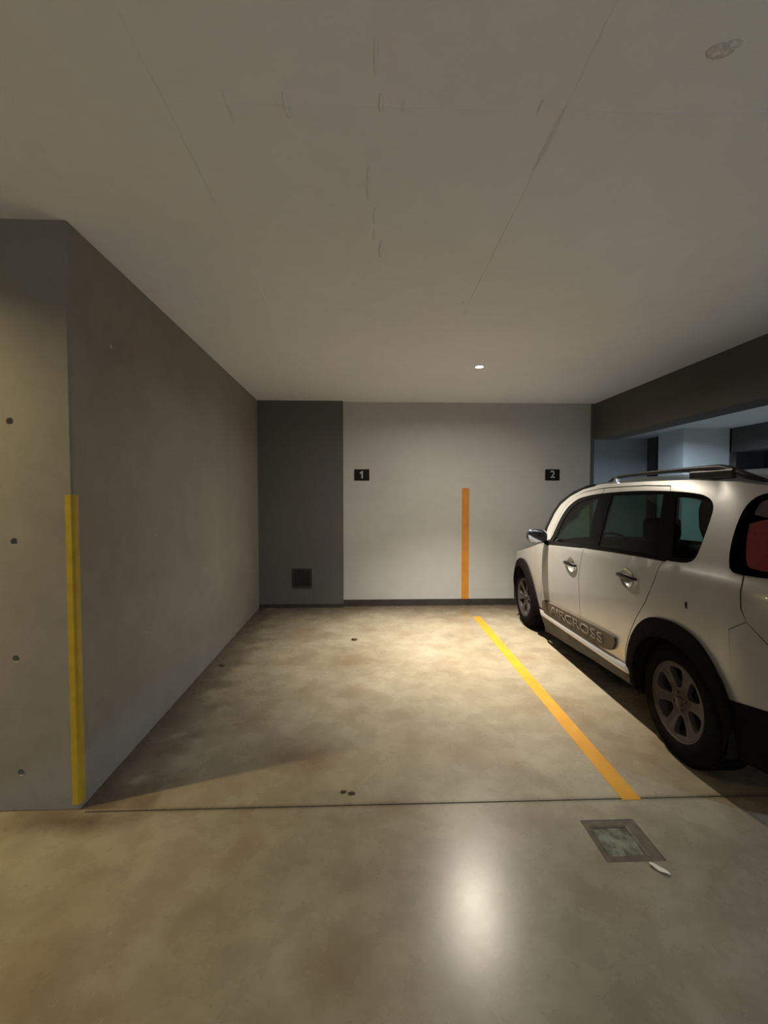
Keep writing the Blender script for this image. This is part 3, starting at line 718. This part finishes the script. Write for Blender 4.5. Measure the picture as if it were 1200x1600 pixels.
# side moulding with lettering
MO = smooth_poly([(1.905, .44), (1.847, .453), (1.16, .487), (.60, .508), (.565, .497), (.575, .45), (.61, .405), (.64, .388), (.748, .368), (1.17, .349), (1.771, .323), (1.935, .338)], 1)
def mo_off(d, z): return .016
ml = panel('side_moulding', MO, mat='mould', off=mo_off, rim=.016, step=.05, label='dusty grey brown door moulding with raised lettering')
tm = text_mesh('AIRCROSS', .105, 0.0)
xs = [v_.co.x for v_ in tm.vertices]; tw = max(xs) - min(xs); sx = .98 / tw
for k, sd in enumerate((-1, 1)):
    me = tm.copy(); top = []
    for v_ in me.vertices:
        d = 1.21 - v_.co.x * sx if sd < 0 else 1.21 + v_.co.x * sx
        z = .418 + (1.21 - d) * .035 + v_.co.y
        p = P3(d, z, .0175); v_.co = Vector((p.x * sd, p.y, p.z))
    bm = bmesh.new(); bm.from_mesh(me); r = bmesh.ops.extrude_face_region(bm, geom=bm.faces[:])
    for q in r['geom']:
        if isinstance(q, bmesh.types.BMVert): q.co.x -= sd * -0.003
    me2 = bm_mesh(bm, 'lettering'); link('lettering', me2, 'mould_text', ml[k], label='pale raised capital letters')
# sill: ledge profile swept along the side
def sill_off(d, z):
    if z > .322: k = .026 * max(0, (.336 - z) / .014)
    elif z > .29: k = .026
    else: k = .026 - .05 * ((.29 - z) / .15) ** 1.4
    e = min(1, max(0, (2.06 - d) / .10)) * min(1, max(0, (d - .36) / .08)); return k * e + .004
bands = [.336, .330, .322, .300, .29, .26, .22, .18, .15]
def band_panel(name, d0, d1, zs, offf, mat, nd=44, label=None, zfun=None):
    for sd in (-1, 1):
        V = []; Fq = []
        for i in range(nd + 1):
            d = d0 + (d1 - d0) * i / nd
            for z in zs:
                zz = zfun(d, z) if zfun else z
                p = P3(d, zz, offf(d, z)); V.append((p.x * sd, p.y, p.z))
        m_ = len(zs)
        for i in range(nd):
            for j in range(m_ - 1):
                q = (i * m_ + j, i * m_ + j + 1, (i + 1) * m_ + j + 1, (i + 1) * m_ + j); Fq.append(q if sd < 0 else q[::-1])
        me = mesh_from(name, V, Fq, False); bm = bmesh.new(); bm.from_mesh(me); bmesh.ops.recalc_face_normals(bm, faces=bm.faces)
        me = bm_mesh(bm, name, True, False)
        # outward
        c = me.polygons[len(me.polygons) // 2]
        if c.normal.x * sd < 0: me.flip_normals()
        link(name, me, mat, car, label=label)
zf = lambda d, z: z + (1.2 - d) * .018 - (.03 if d > 1.95 else 0) * min(1, (d - 1.95) / .1) * -1
band_panel('sill_ledge', .40, 2.04, [.340, .332, .324, .310, .300], sill_off, 'paint', label='silver ridge above the sill', zfun=lambda d, z: z + (1.2 - d) * .018)
band_panel('sill', .40, 2.04, [.300, .27, .24, .21, .18, .15], sill_off, 'sill', label='dusty grey lower sill', zfun=lambda d, z: z + (1.2 - d) * (.018 + .05 * (.30 - z) / .15))
# wheel arch flares (offset band round each arch)
def flare(cx, outer, name):
    fo = lambda d, z: .010 + .030 * max(0, min(1, 1 - (math.hypot(d - cx, z - AZ) - ARCH_R) / .105))
    inner_ = arch(cx, ARCH_R - .012, .25)
    panel(name, smooth_poly(outer, 2, keep=(0, len(outer) - 1)) + inner_[::-1], (), 'plastic', off=fo, rim=.05, step=.045, label='dark plastic wheel arch flare')
flare(0, [(-.345, .25), (-.375, .40), (-.355, .49), (-.305, .60), (-.225, .695), (-.14, .748), (0, .772), (.14, .756), (.225, .725), (.315, .66), (.391, .555), (.46, .40), (.48, .25)], 'rear_flare')
flare(2.54, [(2.02, .25), (2.062, .36), (2.10, .46), (2.17, .575), (2.27, .668), (2.38, .735), (2.54, .765), (2.70, .748), (2.83, .69), (2.93, .58), (2.985, .45), (2.98, .25)], 'front_flare')
# inner liner (dark) behind all gaps, with the windows left open
lin = [(2.0, .97)] + [(2.0, 1.04), (1.93, 1.28), (1.85, 1.37), (1.70, 1.45), (1.5, 1.50), (1.21, 1.52), (.587, 1.525), (.07, 1.52), (-.384, 1.50), (-.52, 1.475), (-.75, 1.465), (DMIN, 1.47), (DMIN, .24), (-.39, .24)] + arch(0, ARCH_R + .03, .24) + arch(2.54, ARCH_R + .03, .24) + [(2.98, .24), (DMAX, .24), (DMAX, .70), (3.4, .69), (2.8, .78), (2.2, .90)]
grow = lambda pl, c, k: [(c[0] + (a - c[0]) * k, c[1] + (b - c[1]) * k) for a, b in pl]
panel('inner_liner', lin, [grow(FG, (1.4, 1.25), 1.03), grow(RG, (.6, 1.27), 1.03), grow(QG, (0, 1.28), 1.04), [(-.83, 1.41), (DMIN - .2, 1.43), (DMIN - .2, 1.13), (-.83, 1.13)]], 'interior', off=-.035, rim=0, step=.09)

# handles: concave bowl + bar
for cx, cz, door in ((1.272, .882, fdoor), (.440, .926, rdoor)):
    for k, sd in enumerate((-1, 1)):
        bm = bmesh.new(); n = 26; rings = []
        for t_, o in ((1.04, .003), (1.0, -.001), (.85, -.014), (.6, -.024), (.3, -.029), (.05, -.030)):
            ring = []
            for i in range(n):
                a = 2 * math.pi * i / n; p = P3(cx + .070 * t_ * math.cos(a), cz + .060 * t_ * math.sin(a), o); ring.append(bm.verts.new((p.x * sd, p.y, p.z)))
            rings.append(ring)
        for a, b in zip(rings, rings[1:]):
            for i in range(n): bm.faces.new((a[i], a[(i + 1) % n], b[(i + 1) % n], b[i]))
        bm.faces.new(rings[-1])
        hb = link('door_handle', bm_mesh(bm, 'door_handle', True), 'paint', door[k], label='recessed silver cup with dark pull bar')
        bm = bmesh.new(); pts = []; ww = []
        for i in range(13):
            s = i / 12; d = cx - .112 + .224 * s; o = .006 + .026 * math.sin(math.pi * s) ** .6; p = P3(d, cz + .006 + .008 * math.sin(math.pi * s), o); pts.append((p.x * sd, p.y, p.z)); ww.append(.006 + .007 * math.sin(math.pi * s) ** .5)
        tube(bm, pts, .007, [q * 1.25 for q in ww], 10)
        link('pull_bar', bm_mesh(bm, 'pull_bar', True), 'rail', hb)
# scuff on the quarter
bm = bmesh.new(); q = []
for a, rr_ in [(2 * math.pi * i / 9, random.uniform(.7, 1.1)) for i in range(9)]:
    p = P3(-.106 + .008 * rr_ * math.cos(a), .879 + .022 * rr_ * math.sin(a), .0015); q.append(bm.verts.new((-p.x, p.y, p.z)))
bm.faces.new(q); link('scuff', bm_mesh(bm, 'scuff', False, False), 'lamp_black', car, label='small dark chip in the paint')

# cap: hood, windshield, roof from strips between the two top edges ---------------------------
edge = []
for a, b in zip(TOP[::-1], TOP[::-1][1:]):
    L = math.hypot(b[0] - a[0], b[1] - a[1]); k = max(1, int(L / .05))
    edge += [(a[0] + (b[0] - a[0]) * i / k, a[1] + (b[1] - a[1]) * i / k) for i in range(k)]
nroof = len(edge)
edge2 = []
for a, b in zip(HOOD, HOOD[1:]):
    L = math.hypot(b[0] - a[0], b[1] - a[1]); k = max(1, int(L / .05))
    edge2 += [(a[0] + (b[0] - a[0]) * i / k, a[1] + (b[1] - a[1]) * i / k) for i in range(k)]
edge2.append(HOOD[-1])
CRN = [(-1.5, .07), (0, .075), (1.0, .07), (1.5, .085), (1.75, .13), (1.9, .14), (2.02, .04), (2.2, .045), (2.8, .065), (3.3, .075), (3.9, .07)]
SHF = [(-1.5, 0), (.9, 0), (1.4, .05), (1.75, .14), (1.95, .24), (2.05, .27), (2.4, .17), (2.9, .05), (3.3, 0)]
def cap_pt(d, z, t):
    x, v_, zz = surf(d, z); wz = interp(z, WT)
    cr = interp(d, CRN) * (x / max(.3, wz)) ** 1.2
    k = 1 - abs(t) ** 2.2
    return Vector((x * t, v_ + interp(d, SHF) * k, zz + cr * k))
def cap(name, rows, ts, mat, label=None, off=0.0):
    V = []; Fq = []; m_ = len(ts)
    for d, z in rows:
        for t_ in ts: p = cap_pt(d, z, t_); V.append((p.x, p.y, p.z + off))
    for i in range(len(rows) - 1):
        for j in range(m_ - 1): Fq.append((i * m_ + j, i * m_ + j + 1, (i + 1) * m_ + j + 1, (i + 1) * m_ + j))
    bm = bmesh.new(); bv = [bm.verts.new(q) for q in V]
    for q in Fq: bm.faces.new([bv[i] for i in q])
    bmesh.ops.remove_doubles(bm, verts=bm.verts[:], dist=.0005)
    me = bm_mesh(bm, name, True)
    if sum(p.normal.z for p in me.polygons) < 0: me.flip_normals()
    return link(name, me, mat, car, label=label)
TS = [-1, -.97, -.9, -.8, -.65, -.45, -.22, 0, .22, .45, .65, .8, .9, .97, 1]
ws0 = next(i for i, e in enumerate(edge) if e[0] > 1.30)
roof_rows = [e for e in edge if e[0] <= 1.38]; ws_rows = [e for e in edge if e[0] >= 1.33 ] + [TOP[0]]
cap('roof', roof_rows, TS, 'paint', 'silver roof')
cap('a_pillar', ws_rows, [-1, -.97, -.93], 'gloss_black'); cap('a_pillar', ws_rows, [.93, .97, 1], 'gloss_black')
cap('windshield', ws_rows, [-.93, -.8, -.65, -.45, -.22, 0, .22, .45, .65, .8, .93], 'glass')
cap('hood', edge2, TS, 'paint', 'silver bonnet')
# windshield black edge strips
for s_ in (-1, 1):
    bm = bmesh.new(); pts = [cap_pt(d, z, .94 * s_) + Vector((0, 0, .004)) for d, z in ws_rows]
    tube(bm, pts, .010, .005, 6); link('windshield_seal', bm_mesh(bm, 'windshield_seal', True), 'rubber', car)

# roof rails
for s_ in (-1, 1):
    pts = [(.60 * s_, 1.20, 1.565), (.60 * s_, 1.12, 1.590), (.60 * s_, .95, 1.601), (.60 * s_, .70, 1.607), (.60 * s_, .43, 1.609), (.60 * s_, .16, 1.606), (.60 * s_, .03, 1.600), (.595 * s_, -.05, 1.583), (.59 * s_, -.13, 1.555), (.58 * s_, -.24, 1.525)]
    bm = bmesh.new(); tube(bm, pts, [.010, .013] + [.015] * 5 + [.017, .017, .012], [.005, .010, .012, .013, .014, .018, .023, .024, .018, .008], 12, sup=3)
    rr_ = link('roof_rail', bm_mesh(bm, 'roof_rail', True), 'rail', car, label='dark roof rail with silver foot')
    bm = bmesh.new(); add_box(bm, (.60 * s_, .09, 1.570), (.032, .34, .055), .012); link('rail_foot', bm_mesh(bm, 'rail_foot'), 'rail', rr_)
    bm = bmesh.new(); add_box(bm, (.60 * s_, 1.085, 1.575), (.03, .035, .045), .006); link('rail_foot', bm_mesh(bm, 'rail_foot'), 'chrome', rr_, label='bright small front foot')

# mirrors
for s_ in (-1, 1):
    bm = bmesh.new()
    rings = []
    for i, (yo, kx, kz) in enumerate(((-.050, .90, .90), (-.045, .98, .98), (-.02, 1.0, 1.0), (.02, .93, .94), (.055, .72, .76), (.075, .40, .45), (.08, .12, .15))):
        ring = []
        for k in range(24):
            a = 2 * math.pi * k / 24; ca, sa = math.cos(a), math.sin(a)
            ring.append(bm.verts.new((s_ * (.965 + .098 * kx * math.copysign(abs(ca) ** .75, ca)), 1.83 + yo, 1.075 + .068 * kz * math.copysign(abs(sa) ** .75, sa) + .006 * ca)))
        rings.append(ring)
    for a, b in zip(rings, rings[1:]):
        for k in range(24): bm.faces.new((a[k], a[(k + 1) % 24], b[(k + 1) % 24], b[k]))
    bm.faces.new(rings[-1])
    ms = link('side_mirror', bm_mesh(bm, 'side_mirror', True), 'mirror_shell', car, label='glossy dark side mirror with chrome glint')
    bm = bmesh.new(); q = [bm.verts.new((s_ * (.965 + .086 * math.copysign(abs(math.cos(a)) ** .75, math.cos(a))), 1.787, 1.075 + .060 * math.copysign(abs(math.sin(a)) ** .75, math.sin(a)))) for a in [2 * math.pi * k / 24 for k in range(24)]]
    bm.faces.new(q); me = bm_mesh(bm, 'mirror_glass', False, False); link('mirror_glass', me, 'mirror_glass', ms)
    bm = bmesh.new(); tube(bm, [(s_ * .815, 1.80, .985), (s_ * .85, 1.81, 1.0), (s_ * .895, 1.82, 1.025)], [.045, .035, .03], [.03, .022, .018], 10, sup=3); link('mirror_arm', bm_mesh(bm, 'mirror_arm', True), 'gloss_black', ms)

# underbody, cabin floor
def cbox(name, x0, x1, y0, y1, z0, z1, mat, bev=0.0, parent=None, label=None):
    return box(name, x0, x1, y0, y1, z0, z1, mat, parent or car, bev, label=label)
cbox('underbody', -.66, .66, -.60, 3.2, .20, .30, 'interior', .02)
cbox('cabin_floor', -.74, .74, .38, 2.0, .30, .36, 'interior')
cbox('boot_floor', -.55, .55, -.62, .38, .62, .66, 'interior')
cbox('fuel_tank_cover', -.5, .5, .38, 1.0, .19, .25, 'plastic', .02)
cbox('engine_cover', -.55, .55, 2.2, 3.1, .35, .72, 'interior', .03)
cbox('bulkhead', -.70, .70, 2.0, 2.06, .3, .93, 'interior')
cbox('dashboard', -.70, .70, 1.66, 2.0, .72, .97, 'interior', .06)
# headliner
V = []; Fq = []; rows = [e for e in roof_rows if -.4 < e[0] < 1.38]; ts = [-.93, -.6, -.3, 0, .3, .6, .93]
for d, z in rows:
    for t_ in ts: p = cap_pt(d, z, t_); V.append((p.x, p.y, p.z - .035))
for i in range(len(rows) - 1):
    for j in range(6): Fq.append((i * 7 + j, i * 7 + j + 1, (i + 1) * 7 + j + 1, (i + 1) * 7 + j))
link('headliner', mesh_from('headliner', V, Fq, True), 'interior', car)
# steering wheel
bm = bmesh.new(); ringp = []
for i in range(24):
    a = 2 * math.pi * i / 24
    ring = []
    for k in range(8):
        b_ = 2 * math.pi * k / 8; r_ = .18 + .014 * math.cos(b_); ring.append(bm.verts.new((r_ * math.cos(a), .014 * math.sin(b_), r_ * math.sin(a))))
    ringp.append(ring)
for i in range(24):
    for k in range(8): bm.faces.new((ringp[i][k], ringp[(i + 1) % 24][k], ringp[(i + 1) % 24][(k + 1) % 8], ringp[i][(k + 1) % 8]))
add_box(bm, (0, 0, 0), (.34, .015, .05), .005); add_box(bm, (0, .0, -.08), (.04, .015, .17), .005); add_box(bm, (0, .1, -.01), (.05, .22, .05), .01)
o = link('steering_wheel', bm_mesh(bm, 'steering_wheel', True), 'interior', car, loc=(-.36, 1.55, .95)); o.rotation_euler = (math.radians(-25), 0, 0)
# seats
def seat(x, y, w, back_top=1.10, n_head=1):
    s = link('seat', None, parent=None); bpy.data.objects.remove(s)
    bm = bmesh.new(); add_box(bm, (x, y + .25, .50), (w, .50, .16), .05, 3)
    cu = link('seat_cushion', bm_mesh(bm, 'seat_cushion', True), 'seat', car)
    bm = bmesh.new(); add_box(bm, (0, 0, (back_top - .55) / 2), (w, .14, back_top - .52), .05, 3, rot=Matrix.Rotation(math.radians(14), 3, 'X'))
    bk = link('seat_back', bm_mesh(bm, 'seat_back', True), 'seat', cu, loc=(x, y - .02, .55))
    for k in range(n_head):
        hx = x + (k - (n_head - 1) / 2) * .52
        bm = bmesh.new(); add_box(bm, (hx, y - .165, back_top + .105), (.26, .10, .17), .04, 3)
        for q in (-.06, .06): tube(bm, [(hx + q, y - .15, back_top - .05), (hx + q, y - .16, back_top + .06)], .006, .006, 6, upv=Vector((0, 1, 0)))
        link('headrest', bm_mesh(bm, 'headrest', True), 'seat', cu)
seat(-.36, 1.06, .50); seat(.36, 1.06, .50); seat(0, .18, 1.20, 1.06, 2)

# wheels
def wheel_arch_liner(cx, s_):
    bm = bmesh.new(); n = 28; a0, a1 = math.radians(-18), math.radians(198); R1 = ARCH_R + .012
    ri = [[bm.verts.new((x * s_, cx + R1 * math.cos(a0 + (a1 - a0) * i / n), AZ + R1 * math.sin(a0 + (a1 - a0) * i / n))) for i in range(n + 1)] for x in (.835, .56)]
    for i in range(n): bm.faces.new((ri[0][i], ri[0][i + 1], ri[1][i + 1], ri[1][i]))
    bm.faces.new(ri[1]); link('wheel_well', bm_mesh(bm, 'wheel_well', True), 'interior', car)
ty = bmesh.new()
lathe(ty, [(.205, -.01), (.212, .006), (.235, .012), (.27, .010), (.300, .000), (.314, -.014), (.323, -.03), (.326, -.06), (.326, -.10), (.326, -.14), (.323, -.165), (.31, -.185), (.27, -.195), (.22, -.19), (.205, -.175)], 56)
for i in range(56):     # tread blocks
    a = 2 * math.pi * (i + .5) / 56
    for xx in (-.035, -.08, -.125, -.16):
        add_box(ty, (xx, 0, .3255), (.034, .026, .006), rot=None)
        vs_ = ty.verts[-8:]; bmesh.ops.rotate(ty, verts=vs_, cent=(0, 0, 0), matrix=Matrix.Rotation(a, 3, 'X'))
TYRE = bm_mesh(ty, 'tyre', True); TYRE.materials.append(M['rubber'])
rb_ = bmesh.new(); lathe(rb_, [(.214, .004), (.210, .008), (.203, .004), (.198, -.012), (.188, -.03), (.182, -.10), (.19, -.17), (.205, -.18)], 56)
BARREL = bm_mesh(rb_, 'rim_barrel', True); BARREL.materials.append(M['rim'])
# spoke disc with six openings
def spoke_mesh():
    hl_ = []
    for i in range(6):
        a = math.radians(60 * i + 38)
        pl = []
        for r, w in ((.072, .010), (.095, .026), (.135, .045), (.168, .052), (.184, .036)): pl.append((r, w))
        poly = [(r, -w) for r, w in pl] + [(r, w) for r, w in pl[::-1]]
        poly = smooth_poly(poly, 1)
        hl_.append([(x * math.cos(a) - y * math.sin(a), x * math.sin(a) + y * math.cos(a)) for x, y in poly])
    vs, tr, bd = region(circle(0, 0, .200, n=60), hl_, .014)
    def hgt(x, y):
        r = math.hypot(x, y); a = math.atan2(y, x); dd = abs(((math.degrees(a) - 8) % 60) - 0); dd = min(dd, 60 - dd)
        base = -.018 + .020 * (r / .2) ** 2
        gro = -.006 * math.exp(-((dd / 60 * 2 * math.pi * r / .010) ** 2) / 6) if r > .06 else 0
        if r < .045: base += .006
        return base + gro
    V = [(hgt(x, y), x, y) for x, y in vs]; n = len(V); Ft = list(tr)
    b = len(V); idx = {}
    for e in bd:
        for i in e:
            if i not in idx: idx[i] = len(V); V.append(V[i]); V.append((V[i][0] - .03, V[i][1] * 1.0, V[i][2]))
    for a, b2 in bd: Ft.append((idx[a], idx[a] + 1, idx[b2] + 1, idx[b2]))
    me = mesh_from('spokes', V, Ft, True)
    if me.polygons[0].normal.x < 0: me.flip_normals()
    me.materials.append(M['rim']); return me
SPK = spoke_mesh()
bm = bmesh.new(); lathe(bm, [(.001, .004), (.020, .003), (.027, -.001), (.028, -.012)], 28); CAPM = bm_mesh(bm, 'hub_cap', True); CAPM.materials.append(M['rim_dark'])
bm = bmesh.new(); lathe(bm, [(.001, .001), (.007, .001), (.0085, -.004), (.0085, -.014)], 10); BOLT = bm_mesh(bm, 'wheel_bolt', True); BOLT.materials.append(M['rim_dark'])
bm = bmesh.new(); lathe(bm, [(.03, -.06), (.14, -.06), (.14, -.075), (.03, -.075)], 40); DISC = bm_mesh(bm, 'brake_disc'); DISC.materials.append(M['rim_dark'])
for s_ in (-1, 1):
    for cx in (0, 2.5448):
        wheel_arch_liner(cx, s_)
        w = link('wheel', None, parent=car, loc=(s_ * .828, cx, AZ)); w.empty_display_size = .1
        if s_ < 0: w.rotation_euler = (0, 0, math.pi)
        w.rotation_euler[1] = 0
        link('tyre', TYRE, None, w)
        link('rim', BARREL, None, w, label='dusty grey alloy rim'); link('spokes', SPK, None, w, label='six-spoke dusty grey alloy face')
        link('hub_cap', CAPM, None, w, loc=(-.004, 0, 0)); link('brake_disc', DISC, None, w)
        for i in range(4):
            a = math.radians(90 * i + 20); link('wheel_bolt', BOLT, None, w, loc=(-.006, .047 * math.cos(a), .047 * math.sin(a)))
# mud flap remnant / bracket under the quarter
bm = bmesh.new(); tube(bm, [(-.55, -.30, .27), (0, -.30, .25), (.55, -.30, .27)], .03, .03, 8, upv=Vector((0, 0, 1))); link('rear_axle', bm_mesh(bm, 'rear_axle', True), 'interior', car)
